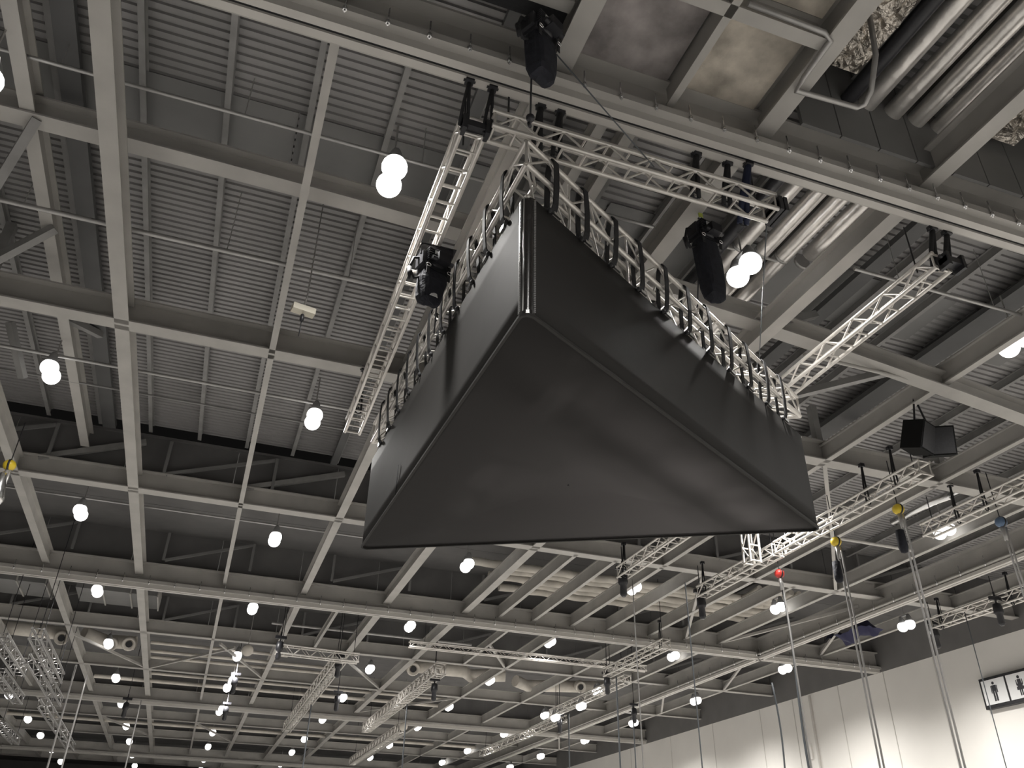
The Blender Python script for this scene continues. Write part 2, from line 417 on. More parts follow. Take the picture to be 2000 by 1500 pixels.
for j, yy in enumerate((1.0, -6.0)):
    for i, xx in enumerate(LX[1:]):
        lamp(0, xx, yy, ZL, 'twin high bay lamp overhead out of view, %s column, %s row' % (cols[i+1], 'near' if j == 0 else 'back'), .7)

# ================================================================== TRUSSES
def truss(p0, p1, size, label, bays, group=None, rc=.030, rb=.015, z_up=True, material='alu', joined=False, name='lighting_truss', zig=True, cat='truss', hang=True):
    """box truss; p0,p1 = centre line of the underside ends"""
    p0, p1 = Vector(p0), Vector(p1); d = (p1-p0).normalized(); up = Vector((0, 0, 1))
    if abs(d.z) > .9: up = Vector((0, 1, 0))
    sd = d.cross(up).normalized(); h = size
    t = base(name, p0, label, cat, group)
    c = [p0 + sd*(-h/2), p0 + sd*(h/2), p0 + sd*(h/2) + up*h, p0 + sd*(-h/2) + up*h]
    L = (p1-p0).length
    ut = unit_tube(material, 8); ub = unit_tube(material, 6)
    for q in c: put('chord', ut, None, t, span(q, q + d*L, rc))
    st = []
    for k in range(bays+1):
        o = d*(L*k/bays) if 0 < k < bays else d*(L*k/bays + (.03 if k == 0 else -.03))
        for a, b in ((0, 1), (2, 3)): st.append((c[a]+o, c[b]+o))
        if not zig or k in (0, bays):
            for a, b in ((1, 2), (3, 0)): st.append((c[a]+o, c[b]+o))
        if k < bays and zig:
            o2 = d*(L*(k+1)/bays)
            a, b = (1, 2) if k % 2 == 0 else (2, 1); st.append((c[a]+o, c[b]+o2))
            a, b = (0, 3) if k % 2 == 0 else (3, 0); st.append((c[a]+o, c[b]+o2))
    if hang and abs(d.z) < .5:
        for u in (.06, .94):
            q = p0 + d*L*u + up*h
            if q.z < 9.95: put('hanging_wire', unit_tube('blackmetal', 6), None, t, span(q, (q.x, q.y, 10.03 if q.y < 21.5 else 11.53), .012))
    if joined:
        m = MB()
        for a, b in st: m.tube(a-p0, b-p0, rb, 4)
        br = put('bracing', m.me('bracing'), material, t, TR(*p0)); br['kind'] = 'stuff'
    else:
        for a, b in st: put('brace', ub, None, t, span(a, b, rb))
    return t, c, d
# trusses dead hung below the first rail girder
truss((1.68, 6.36, 8.98), (1.72, 14.05, 8.98), .27, 'long aluminium truss left of the banner running away from the camera', 26, rb=.016)
truss((1.84, 6.28, 8.96), (5.6, 6.28, 8.96), .24, 'aluminium truss slung crosswise under the first girder above the banner', 13)
truss((8.33, 6.32, 8.94), (8.33, 13.2, 8.94), .24, 'aluminium truss right of the banner pointing at the first girder', 21, rb=.016)
# far right trusses
truss((12.95, 11.6, 9.05), (12.95, 16.6, 9.05), .29, 'bright aluminium truss with yellow hoist hooks, right of the banner', 14)
truss((12.98, 16.7, 9.05), (12.98, 20.4, 9.05), .29, 'aluminium truss beyond the yellow hooks, carrying the red hook', 10)
truss((10.2, 15.6, 9.1), (10.2, 19.9, 9.1), .29, 'aluminium truss emerging behind the far lower edge of the banner', 12)
truss((15.55, 10.2, 9.1), (15.55, 14.4, 9.1), .29, 'aluminium truss at right frame edge beside a bright lamp', 12)
truss((21.6, 14.5, 9.15), (21.6, 20.6, 9.15), .3, 'aluminium truss close along the cream wall above the toilet sign', 15)
truss((12.2, 16.6, 8.75), (12.2, 16.55, 10.02), .29, 'short upright truss stub hanging under the banner right corner', 3, rb=.02)
truss((14.7, 25.6, 9.0), (14.7, 30.4, 9.0), .3, 'aluminium truss hanging past the second rail girder right of centre', 12, joined=True)
truss((15.9, 31.0, 9.0), (15.9, 39, 9.0), .3, 'long truss in the far right bays with a lit lamp on it', 20, joined=True)
truss((16.9, 40, 9.0), (16.9, 53, 9.0), .3, 'farthest truss of the row near the cream wall', 26, joined=True)
truss((4.6, 32.0, 8.9), (4.6, 48.5, 8.9), .4, 'pale truss running down the middle left far bays', 34, joined=True)
truss((8.5, 32.2, 8.9), (8.5, 46.8, 8.9), .4, 'pale ribbed truss running down the centre far bays', 40, rb=.03, joined=True)
truss((10.2, 46, 8.9), (10.2, 60, 8.9), .4, 'farthest ribbed truss at the bottom centre', 34, rb=.03, joined=True)
truss((2.2, 31.5, 8.9), (5.2, 31.7, 8.9), .3, 'short crosswise truss beyond the second rail girder', 10, joined=True)
truss((7.0, 31.4, 9.6), (16.9, 31.3, 9.6), .2, 'thin crosswise truss under the third bay of lamps', 36, rb=.012, joined=True)
for (x, ya, yb, z, lab) in ((-4.66, 26.6, 32.6, 7.5, 'longest of the glossy silver trusses hanging at the lower left'), (-5.72, 27.6, 32.0, 7.5, 'glossy silver truss at the left frame edge, nearest of the outer row'),
                            (-5.1, 29.8, 37.2, 7.5, 'glossy silver truss in the middle of the lower left bundle'), (-6.45, 32.6, 37.4, 7.5, 'glossy silver truss at the left frame edge, second of the outer row'),
                            (-5.65, 37.6, 50, 7.5, 'farthest glossy silver truss of the lower left bundle'), (-8.0, 44, 49, 7.5, 'glossy silver truss at the lower left corner of the picture')):
    truss((x, ya, z), (x, yb, z), .30, lab, 8, group='glossy trusses at lower left', rc=.035, rb=.016, material='alushiny', joined=True)

# ================================================================== BANNER
BN, BL, BR = Vector((2.16, 5.91, 0)), Vector((1.93, 12.80, 0)), Vector((8.13, 9.39, 0))
ZBOT, ZTOP = 6.30, 7.82
cen = (BN+BL+BR)/3
ban = base('triangular_banner', (cen.x, cen.y, ZBOT), 'large hanging triangular charcoal fabric banner box with a glossy rounded corner', 'banner')
def rounded(P, Q, R, rad, n=8):
    """arc points at corner Q between P and R"""
    a = (P-Q).normalized(); b = (R-Q).normalized(); ang = a.angle(b); t = rad/math.tan(ang/2)
    c = Q + (a+b).normalized()*rad/math.sin(ang/2)
    s = Q+a*t; e = Q+b*t; out = []
    for i in range(n+1):
        p = s.lerp(e, i/n); out.append(c + (p-c).normalized()*rad)
    return out
RAD = .085
cn = rounded(BL, BN, BR, RAD); cr = rounded(BN, BR, BL, RAD); cl = rounded(BR, BL, BN, RAD)
def panel(a, b, z0, z1, th, nx=24, nz=6, bow=0.):
    d = b-a; nrm = Vector((d.y, -d.x, 0)).normalized()
    if nrm.dot(cen-a) > 0: nrm = -nrm
    m = MB()
    for s in (0, 1):
        for j in range(nz+1):
            for i in range(nx+1):
                u = i/nx; q = j/nz; p = a + d*u - nrm*th*s - nrm*bow*math.sin(math.pi*u)*math.sin(math.pi*q)
                m.v.append((p.x, p.y, z0+(z1-z0)*q))
    N = (nx+1)*(nz+1)
    for s in (0, 1):
        for j in range(nz):
            for i in range(nx):
                k = s*N+j*(nx+1)+i; q = (k, k+1, k+nx+2, k+nx+1); m.f.append(q if s == 0 else q[::-1]); m.sm.append(1)
    for i in range(nx):
        m.f.append((i, i+N, i+N+1, i+1)); k = nz*(nx+1)+i; m.f.append((k, k+1, k+1+N, k+N)); m.sm += [0, 0]
    return m.me('panel')
sidepan = []
for a, b, nm in ((cn[-1], cr[0], 'side_panel'), (cr[-1], cl[0], 'side_panel'), (cl[-1], cn[0], 'side_panel')):
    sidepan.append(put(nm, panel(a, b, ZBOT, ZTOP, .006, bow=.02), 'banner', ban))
for o in sidepan: o['label'] = 'tall charcoal fabric side of the banner'
# seams on the left side panel
def at_edge(a, b, u, off):
    d = b-a; n = Vector((d.y, -d.x, 0)).normalized()
    if n.dot(cen-a) > 0: n = -n
    return a + d*u + n*off
for u, z0, z1 in ((.31, ZBOT+.02, ZBOT+.5),):
    p = at_edge(cl[-1], cn[0], u, .004)
    put('seam', MB().tube((p.x, p.y, z0), (p.x, p.y, z1), .006, 6).me('seam'), 'black', ban)
# rounded corners: glossy vinyl sleeve between zips
def sleeve(arc, nm, material):
    m = MB(); n = len(arc)
    for z in (ZBOT, ZBOT+.05, ZTOP-.02, ZTOP):
        for p in arc: m.v.append((p.x, p.y, z))
    for j in range(3):
        for i in range(n-1): m.f.append((j*n+i, j*n+i+1, (j+1)*n+i+1, (j+1)*n+i)); m.sm.append(1)
    return put(nm, m.me(nm), material, ban)
for arc in (cn, cr, cl):
    o = sleeve(arc, 'corner_sleeve', 'vinyl' if arc is cn else 'banner')
    if arc is cn:
        o['label'] = 'glossy black vinyl corner sleeve'
        for p, r in ((arc[0], .011), (arc[-1], .011)):
            n_ = (p-cen).normalized()
            zp = MB()
            for k in range(66):
                z = ZBOT+.04+k*(ZTOP-ZBOT-.06)/66
                zp.box(p.x-r, p.x+r, p.y-r-.006, p.y+r-.006, z, z+.013)
            put('zip', zp.me('zip'), 'zip', ban)
        q = arc[3]; put('highlight_strip', MB().tube((q.x, q.y-.004, ZBOT+.05), (q.x, q.y-.004, ZTOP), .008, 6).me('highlight_strip'), 'zip', ban)  # bright strip stands for the vertical highlight on the glossy sleeve
        m = MB(); 
        m.ribbon([(p.x+(p-cen).normalized().x*.004, p.y+(p-cen).normalized().y*.004, ZBOT+.035) for p in arc], (0, 0, 1), .05, .006)
        put('corner_band', m.me('corner_band'), 'vinyl', ban)
# bottom hem: dark welt all around, and the stretched underside
ring = cn + cr + cl
put('hem_welt', MB().ribbon([(p.x, p.y, ZBOT) for p in ring], (0, 0, 1), .03, .03, closed=True).me('hem'), 'banner', ban)
m = MB(); 
inner = [p + (cen-p).normalized()*.015 for p in ring]
rows = 14; n = len(inner)
for j in range(rows+1):
    f = 1-j/rows*.995
    for p in inner:
        q = cen + (p-cen)*f
        m.v.append((q.x, q.y, ZBOT+.012 + .05*(1-f)*0 - .035*math.sin(math.pi*min(1, (1-f)*1.2))))
for j in range(rows):
    for i in range(n):
        i2 = (i+1) % n; m.f.append((j*n+i, (j+1)*n+i, (j+1)*n+i2, j*n+i2)); m.sm.append(1)
m.f.append(tuple(rows*n+i for i in range(n))); m.sm.append(1)
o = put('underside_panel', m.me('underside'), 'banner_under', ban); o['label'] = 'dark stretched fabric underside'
# top frame tube
for a, b in ((BN, BR), (BR, BL), (BL, BN)):
    d = (b-a).normalized(); i_ = (cen-(a+b)/2).normalized()*.035
    put('frame_tube', unit_tube('alu', 8), None, ban, span(Vector((*(a+d*.06+i_)[:2], ZTOP+.01)), Vector((*(b-d*.06+i_)[:2], ZTOP+.01)), .02))
    put('lower_frame_tube', unit_tube('alu', 8), None, ban, span(Vector((*(a+d*.12+i_*2)[:2], ZBOT+.06)), Vector((*(b-d*.12+i_*2)[:2], ZBOT+.06)), .02))

# ---- the triangular truss that carries it
ZT0, ZT1 = 8.22, 8.57
tri = base('triangular_truss', (cen.x, cen.y, ZT0), 'triangular aluminium truss ring carrying the charcoal banner', 'truss')
def inset(P, dd):
    # scale triangle towards centre so that edges move inward by dd
    inr = 2.0
    return cen + (P-cen)*(1-dd/inr)
outer = [BN + (cen-BN).normalized()*.03, BR, BL]; OUT = [inset(P, .0) for P in (BN, BR, BL)]; INN = [inset(P, .34) for P in (BN, BR, BL)]
def V3(p, z): return Vector((p.x, p.y, z))
for k in range(3):
    a, b = OUT[k], OUT[(k+1) % 3]; ai, bi = INN[k], INN[(k+1) % 3]
    for P, Q, z in ((a, b, ZT0), (a, b, ZT1), (ai, bi, ZT0), (ai, bi, ZT1)):
        put('chord', unit_tube('alu', 10), None, tri, span(V3(P, z), V3(Q, z), .032))
    nb = 18
    for i in range(nb):
        u0, u1 = i/nb, (i+1)/nb; um = (u0+u1)/2
        p0, p1 = a.lerp(b, u0), a.lerp(b, u1); pm_ = a.lerp(b, um); q0, q1, qm = ai.lerp(bi, u0), ai.lerp(bi, u1), ai.lerp(bi, um)
        za, zb = (ZT0, ZT1) if i % 2 == 0 else (ZT1, ZT0)
        put('brace', unit_tube('alu', 6), None, tri, span(V3(p0, za), V3(p1, zb), .014))
        put('brace', unit_tube('alu', 6), None, tri, span(V3(q0, za), V3(q1, zb), .014))
        if i % 2 == 0:
            for z in (ZT0, ZT1): put('brace', unit_tube('alu', 6), None, tri, span(V3(p0, z), V3(q0, z), .014))
        else:
            for z in (ZT0, ZT1): put('brace', unit_tube('alu', 6), None, tri, span(V3(p0, z), V3(q1, z), .014))
    put('brace', unit_tube('alu', 8), None, tri, span(V3(a, ZT0), V3(a, ZT1), .018))

# ---- straps that lash the banner frame to the truss
def strap(P, d, label, group, tilt=0.):
    """loop of webbing round the outer chords at P, edge direction d"""
    nrm = Vector((d.y, -d.x, 0)).normalized()
    if nrm.dot(cen-P) > 0: nrm = -nrm
    loc = V3(P, ZTOP)
    t = base('webbing_strap', loc, label, 'strap', group)
    pts = []
    prof = [(-.03, ZT1+.035), (.03, ZT1+.035), (.055, ZT1-.0), (.06, ZT1-.16), (.055, ZT0-.02), (.035, ZTOP+.12), (.0, ZTOP+.035), (-.06, ZTOP+.04), (-.085, ZTOP+.14), (-.075, ZT0-.0), (-.06, ZT1-.12)]
    for off, z in prof:
        q = V3(P, z) + nrm*(off+.005) + d*tilt*(z-8.1)
        pts.append(q - loc)
    put('webbing', MB().ribbon(pts, d, .085, .014, closed=True).me('webbing'), 'black', t, TR(*loc))
    c = V3(P, ZTOP+.05) + d*.07
    put('clip', MB().box(-.02, .02, -.06, .06, -.03, .02).tube((0, 0, -.02), (0, 0, .14), .012, 6).me('clip'), 'steel', t, TR(*c) @ Matrix.Rotation(math.atan2(nrm.y, nrm.x), 4, 'Z'))
    q = V3(P, ZTOP+.0) + nrm*.02 - d*.08
    put('toggle', MB().ball((0, 0, 0), .028, 8, 1.2).me('toggle'), 'black', t, TR(*q))
    return t
eR = (BR-BN); eL = (BL-BN)
for i in range(11):
    u = .065 + i*.083
    strap(BN + eR*u, eR.normalized(), 'black webbing strap on the right banner edge, %s from the near corner' % ORD[i], 'straps lashing the banner', random.uniform(-.08, .12))
for i in range(11):
    u = .085 + i*.081
    strap(BN + eL*u, eL.normalized(), 'black webbing strap on the left banner edge, %s from the near corner' % ORD[i], 'straps lashing the banner', random.uniform(-.08, .12))

# ---- slings between rail girder and the dead-hung trusses
def sling(p_top, p_bot, label, material='black', wd=.06, group='black slings holding the trusses'):
    p_top, p_bot = Vector(p_top), Vector(p_bot)
    t = base('round_sling', p_top, label, 'sling', group)
    for s in (-1, 1):
        mid = (p_top+p_bot)/2 + Vector((.03*s, .02, 0))
        pts = [p_top - p_top, mid - p_top, p_bot + Vector((.05*s, 0, 0)) - p_top]
        put('sling_leg', MB().sweep(pts, wd/2, 8, wd/2*.8).me('leg'), material, t, TR(*p_top))
    put('clamp', MB().box(-.05, .05, -.05, .05, -.03, .05).tube((-.07, 0, 0), (.07, 0, 0), .02, 6).me('clamp'), 'blackmetal', t, TR(*p_top))
    put('shackle', MB().sweep([(.05*math.cos(a), 0, .05*math.sin(a)) for a in [k*math.pi/6 for k in range(12)]], .012, 6).me('shackle'), 'blackmetal', t, TR(*(p_bot+Vector((0, 0, .02)))))
    return t
for x, y, lab in ((1.55, 6.1, 'black sling at the left end of the crosswise truss'), (1.83, 6.1, 'second black sling at the left end of the crosswise truss'),
                  (2.45, 6.15, 'black sling just right of the hoist chain on the crosswise truss'), (2.7, 6.15, 'wide black sling second right of the hoist chain'),
                  (4.55, 6.15, 'black sling on the crosswise truss above the right hoist'), (5.0, 6.15, 'black sling near the right end of the crosswise truss'),
                  (8.3, 6.2, 'left of two black slings holding the right truss'), (8.55, 6.2, 'right of two black slings holding the right truss')):
    sling((x, y+.08, ZR+.0), (x, y+.22, 9.0), lab, wd=.045 if x < 2 else .07)
sling((5.25, 6.15, ZR), (5.3, 6.5, 8.9), 'dark blue round sling at the right end of the crosswise truss', 'bluestrap', .09)
for x, y, lab in ((1.7, 13.4, 'black sling at the far end of the left truss'), (12.95, 13.3, 'black sling on the truss with yellow hooks'), (12.95, 12.4, 'second black sling on the truss with yellow hooks'),
                  (10.2, 19.7, 'black sling at the far end of the truss behind the banner'), (12.98, 20.2, 'black sling at the far end of the red hook truss'), (15.55, 13.4, 'black sling on the truss at the right frame edge'),
                  (15.55, 12.6, 'second black sling on the truss at the right frame edge'), (21.6, 20.3, 'black sling at the far end of the wall side truss'), (21.6, 17.6, 'black sling above the toilet sign'), (14.7, 26.0, 'black sling on the truss past the second girder')):
    sling((x, y, 10.0), (x, y+.03, 9.1), lab, wd=.045)
# dark pads clamped on the truss ends
for (x, y, z, sx, sy, lab) in ((1.69, 6.33, 9.05, .16, .05, 'black clamp bracket on the near end of the left truss'), (8.40, 6.24, 9.0, .15, .07, 'black clamp cluster on the near end of the right truss'), (5.66, 6.28, 9.05, .06, .15, 'black clamp on the right end of the crosswise truss')):
    t = thing('truss_clamp', MB().box(-sx, sx, -sy, sy, -.05, .04).box(-sx, -sx+.05, -sy-.02, sy+.02, -.12, .1).box(sx-.05, sx, -sy-.02, sy+.02, -.12, .1).tube((-sx-.04, 0, .06), (sx+.04, 0, .06), .025, 8), 'blackmetal', lab, 'clamp', T=TR(x, y, z))

# ================================================================== HOISTS
def hoist(x, y, ztop, zbot, chain_to, label, yaw=0., bag_side=1, hook_to=None, fat=1.3):
    """electric chain hoist body up, with its chain bag"""
    t = base('chain_hoist', (x, y, ztop), label, 'hoist')
    H = ztop-zbot; T = TR(x, y, ztop) @ Matrix.Rotation(yaw, 4, 'Z') @ Matrix.Diagonal((fat, fat, 1, 1))
    mo = put('motor_body', MB().lathe([(.02, -.08), (.10, -.08), (.115, -.11), (.115, -.34), (.10, -.37), (.02, -.37)], n=18).me('motor'), 'blackmetal', t, T)
    put('gearbox', MB().box(-.14, .14, -.09, .09, -.42, -.33).box(-.17, -.10, -.07, .07, -.36, -.16).box(.10, .17, -.06, .06, -.34, -.2).me('gearbox'), 'blackmetal', t, T)
    put('rating_plate', MB().box(-.06, .06, -.122, -.116, -.2, -.14).me('plate'), 'signface', mo, T)
    put('top_hook', MB().sweep([(.0, 0, -.08), (.0, 0, -.02), (.035, 0, .02), (.03, 0, .06), (-.01, 0, .07), (-.04, 0, .04)], .014, 8).me('hook'), 'steel', t, T)
    for k in range(6): put('cooling_fin', MB().box(-.125, .125, -.118, .118, -.13-.035*k, -.118-.035*k).me('fin'), 'blackmetal', mo, T)
    put('limit_box', MB().box(-.05, .09, -.19, -.1, -.34, -.2).tube((-.1, -.14, -.3), (.14, -.14, -.3), .03, 8).me('limit_box'), 'blackmetal', t, T)
    # chain bag: creased fabric sack, flat sided, pulled to a point at its foot
    m = MB(); n = 16; ht = H-.42
    prof = [(.125, .085, -.42), (.14, .10, -.45), (.145, .105, -.42-.3*ht), (.135, .10, -.42-.55*ht), (.125, .095, -.42-.8*ht), (.105, .08, -.42-.93*ht), (.05, .04, -H)]
    for j, (rx, ry, z) in enumerate(prof):
        for k in range(n):
            a = 2*math.pi*k/n; c_, s_ = math.cos(a), math.sin(a)
            e = .55; px = math.copysign(abs(c_)**e, c_)*rx*(1+.05*math.sin(3*a+1.7*j)); py = math.copysign(abs(s_)**e, s_)*ry*(1+.06*math.sin(4*a+1.1*j))
            m.v.append((px + .05*bag_side*(-z-.4), py, z + (.02*math.sin(2*a+j) if 0 < j else 0)))
    for j in range(len(prof)-1):
        for k in range(n):
            k2 = (k+1) % n; m.f.append((j*n+k, j*n+k2, (j+1)*n+k2, (j+1)*n+k)); m.sm.append(0)
    m.f.append(tuple(range((len(prof)-1)*n, len(prof)*n))); m.sm.append(0)
    bg_ = put('chain_bag', m.me('bag'), 'bag', t, T)
    for s in (-1, 1):
        put('bag_strap', MB().ribbon([(.09*s, -.1, -.3), (.12*s, -.11, -.4), (.12*s, -.11, -.55)], (1, 0, 0), .035, .006).me('bs'), 'black', bg_, T)
        put('bag_ring', MB().sweep([(.12*s+.025*math.cos(q), -.12, -.42+.025*math.sin(q)) for q in [i*math.pi/4 for i in range(9)]], .006, 6).me('ring'), 'steel', bg_, T)
    put('load_chain', MB().sweep([Vector((-.02, 0, -.4)), Vector((-.09*bag_side, 0, -.5)), Vector((chain_to[0]-x, chain_to[1]-y, chain_to[2]-ztop))], .011, 6).me('chain'), 'blackmetal', t, TR(x, y, ztop))
    # control cable loop
    put('control_cable', MB().sweep([(-.1, 0, -.2), (-.22, .02, -.25), (-.26, .02, -.45), (-.2, .02, -.58), (-.1, 0, -.5)], .016, 8).me('cable'), 'black', t, T)
    put('control_plug', MB().tube((-.26, .02, -.44), (-.25, .02, -.62), .028, 8, .012).me('plug'), 'black', t, T)
    if hook_to:
        put('suspension_strap', MB().ribbon([(0, 0, .05), (hook_to[0]-x, hook_to[1]-y, hook_to[2]-ztop)], (1, 0, 0), .06, .02).me('ss'), 'hivis' if bag_side > 0 and y > 7 else 'black', t, TR(x, y, ztop))
    return t
hoist(2.17, 5.55, 10.2, 9.18, (2.14, 5.75, 8.6), 'black chain hoist with hanging chain bag above the near banner corner', .5, 1, (2.17, 5.5, 10.5))
h2 = hoist(1.80, 8.45, 8.96, 8.05, (1.98, 8.9, 7.95), 'black chain hoist hanging from the left truss beside the banner', .3, -1)
hoist(5.42, 7.52, 9.86, 8.46, (5.35, 7.78, 8.5), 'black chain hoist with long bag above the right banner edge', .2, 1, (5.40, 7.5, 10.02))
# beam shaped tray clamp on the left hoist
o = put('spreader_beam', MB().box(-.22, .2, -.07, .07, -.09, .05).box(-.24, .24, -.08, .08, .05, .065).box(-.24, -.12, -.09, .09, -.12, .0).me('spreader'), 'blackmetal', h2, TR(1.83, 8.42, 8.9))
o = put('bag_band', MB().ribbon([(.15*math.cos(a), .125*math.sin(a), 0) for a in [k*math.pi/6 for k in range(12)]], (0, 0, 1), .05, .006, closed=True).me('band'), 'signface', h2, TR(1.77, 8.45, 8.14))
o['label'] = 'white band round the foot of the bag'
thing('bridle_shackle', MB().sweep([(2.14, 5.75, 8.62), (2.14, 5.8, 8.72), (2.18, 5.82, 8.8)], .02, 8).ball((2.14, 5.75, 8.75), .05), 'blackmetal', 'black shackle where the hoist chain meets the near truss corner', 'shackle')
# stray guy wires
for a, b, lab in (((2.35, 5.5, 9.6), (3.9, 6.2, 9.1), 'thin dark wire slanting from the near hoist to the crosswise truss'), ((5.6, 6.4, 9.0), (8.9, 11.3, 10.0), 'thin steel wire slanting down past the right twin lamp')):
    thing('guy_wire', MB().tube(a, b, .008, 6), 'hose', lab, 'wire')

# ================================================================== DUCTS AND PIPES
for i, x in enumerate((7.12, 7.56, 7.96, 8.36)):
    m = MB(); pts = [(x, 1.2+k*.5, 11.08) for k in range(34 if i < 3 else 16)]
    m.sweep(pts, .135, 14)
    t = thing('silver_pipe', m, 'foilpipe', 'large silver lagged pipe crossing above the first girder, %s of four from the left' % ORD[i], 'pipe', 'silver lagged pipes')
    for k in range(2):
        y = 8.9 + k*3.1
        put('pipe_band', MB().lathe([(.138, -.03), (.142, -.03), (.142, .03), (.138, .03)], n=14).me('band'), 'zinc', t, TR(x, y, 11.08) @ Matrix.Rotation(math.pi/2, 4, 'X'))
thing('dark_pipe', MB().sweep([(6.78, 1.2+k, 11.02) for k in range(10)], .11, 12), 'blackmetal', 'dark speckled pipe left of the silver pipes', 'pipe')
def crumpled(x0, x1, y0, y1, z0, z1, label, name='foil_duct', amp=.05):
    m = MB(); nx, ny = 10, 40; rnd = random.Random(int(x0*100))
    def surf(f, n1, n2):
        k0 = len(m.v)
        for j in range(n2+1):
            for i in range(n1+1):
                p = Vector(f(i/n1, j/n2)); m.v.append(tuple(p + Vector((rnd.uniform(-amp, amp), rnd.uniform(-amp, amp), rnd.uniform(-amp, amp))) * (0 if i in (0, n1) or j in (0, n2) else 1)))
        for j in range(n2):
            for i in range(n1):
                k = k0+j*(n1+1)+i; m.f.append((k, k+1, k+n1+2, k+n1+1)); m.sm.append(0)
    dx, dy, dz = x1-x0, y1-y0, z1-z0
    surf(lambda u, v: (x0+dx*u, y0+dy*v, z0), nx, ny); surf(lambda u, v: (x0, y0+dy*v, z0+dz*u), 4, ny); surf(lambda u, v: (x1, y0+dy*v, z0+dz*u), 4, ny)
    surf(lambda u, v: (x0+dx*u, y0, z0+dz*v), nx, 4); surf(lambda u, v: (x0+dx*u, y1, z0+dz*v), nx, 4); surf(lambda u, v: (x0+dx*u, y0+dy*v, z1), nx, ny)
    return thing(name, m, 'foil', label, 'duct')
crumpled(6.05, 6.62, 1.2, 5.35, 11.0, 11.5, 'crumpled foil wrapped duct left of the silver pipes at top right')
crumpled(8.75, 9.6, 1.2, 5.6, 11.05, 11.6, 'crumpled foil wrapped duct right of the silver pipes')
crumpled(10.0, 11.3, 1.2, 5.3, 10.85, 11.5, 'crumpled foil wrapped duct in the top right corner')
# bent conduit by the near beams
thing('sprinkler_pipe', MB().sweep([(4.2, 4.45, 10.02), (5.2, 4.45, 10.0), (5.32, 4.5, 9.98), (5.32, 5.0, 9.95), (5.35, 5.2, 9.95), (6.2, 5.15, 9.95), (6.28, 5.1, 9.98), (6.27, 4.95, 10.05), (6.22, 4.7, 10.4), (6.2, 4.6, 11.0)], .035, 8), 'zinc', 'bent grey sprinkler pipe running round the near beam at top right', 'pipe')
# thin conduits running across under the deck
def conduit(y, x0, x1, z, label, r=.03, material='zinc', drops=()):
    t = base('conduit_pipe', (x0, y, z), label, 'pipe', 'conduits under the deck')
    put('pipe', unit_tube(material, 8), None, t, span((x0, y, z), (x1, y, z), r))
    for x in drops: put('pipe_hanger', unit_tube('zinc', 6), None, t, span((x, y, z), (x, y, deck_z(x)), .007))
    return t
conduit(8.95, -4.4, 8.0, 11.0, 'thin grey conduit below the deck nearest the first girder', .028, drops=(-3.4, -1, 1.6))
conduit(11.45, -5.5, 6.5, 10.5, 'pale conduit across the bay between arched beam and second cross beam', .04, drops=(-4, -1, 1))
conduit(15.9, -6.5, 2.6, 10.5, 'conduit crossing the bay beyond the second cross beam', .035, drops=(-3, 0))
conduit(17.6, -6.5, 3.0, 10.9, 'thin dark conduit above the third bay at left', .025, 'purlin')
conduit(8.05, 8.6, 16, 10.35, 'conduit crossing the deck at the right of the first bay', .03, drops=(9.5, 11.5))
conduit(10.0, 9.0, 16.5, 10.0, 'thin pale bar below the arched beam at right', .035, 'beam')
conduit(17.3, 8.0, 18, 10.1, 'pale bar in front of the third cross beam on the right', .045, 'rail')
conduit(24.3, -8, 6, 10.9, 'faint conduit along the dark bulkhead', .03)
conduit(31.4, -8, 2, 10.6, 'conduit in the fourth bay at left', .03)
conduit(33.2, 2, 10, 10.4, 'pale conduit behind the far lamps', .05)
conduit(38.2, -2.4, 3.2, 10.4, 'upper pale pipe of the stack in the fifth bay', .07, 'duct')
conduit(39.3, -2.4, 5.2, 10.3, 'second pale pipe of the stack in the fifth bay', .07, 'duct')
conduit(40.4, -2.4, 5.2, 10.3, 'third pale pipe of the stack in the fifth bay', .07, 'duct')
conduit(43.8, -2.4, 12, 10.3, 'fourth pale pipe beyond the sixth cross beam', .07, 'duct')
conduit(45.6, -5, 12, 10.3, 'fifth pale pipe beyond the sixth cross beam', .09, 'duct')
conduit(51.5, -12, 18, 10.3, 'pale pipe beyond the third rail girder', .09, 'duct')
conduit(58.5, -12, 20, 10.3, 'farthest pale pipe across the hall', .1, 'duct')
# large pale round ducts with open ends, far bays
def bigduct(pts, r, label, mouths=()):
    cam0 = Vector((0, 0, 1.6)); pts = [cam0 + (Vector(p)-cam0)*1.03 for p in pts]; mouths = [cam0 + (Vector(p)-cam0)*1.03 for p in mouths]
    t = base('ventilation_duct', pts[0], label, 'duct'); o0 = Vector(pts[0])
    m = MB().sweep([Vector(p)-o0 for p in pts], r, 14)
    put('duct_body', m.me('duct'), 'duct', t, TR(*o0))
    for x, y, z in mouths:
        put('nozzle', MB().lathe([(r*.6, .0), (r*1.0, -.05), (r*1.05, -.3), (r*.85, -.36), (r*.5, -.2)], n=16).me('nozzle'), 'duct', t, TR(x, y, z) @ Matrix.Rotation(math.radians(-60), 4, 'X'))
        put('nozzle_mouth', MB().lathe([(r*.5, -.30), (r*.5, -.31)], n=14).me('mouth'), 'black', t, TR(x, y, z-.0) @ Matrix.Rotation(math.radians(-60), 4, 'X'))
    return t
bigduct([(-10.5, 38.6, 10.55), (-5.7, 38.6, 10.5)], .28, 'pale round ventilation duct with nozzles at the left edge', ((-8.1, 38.4, 10.4), (-5.75, 38.4, 10.35)))
bigduct([(-5.0, 38.2, 10.5), (-4.2, 38.8, 10.4), (-3.0, 38.6, 10.4)], .28, 'pale kinked duct beside the left lamp column', ((-3.9, 38.4, 10.3), (-3.2, 38.3, 10.35)))
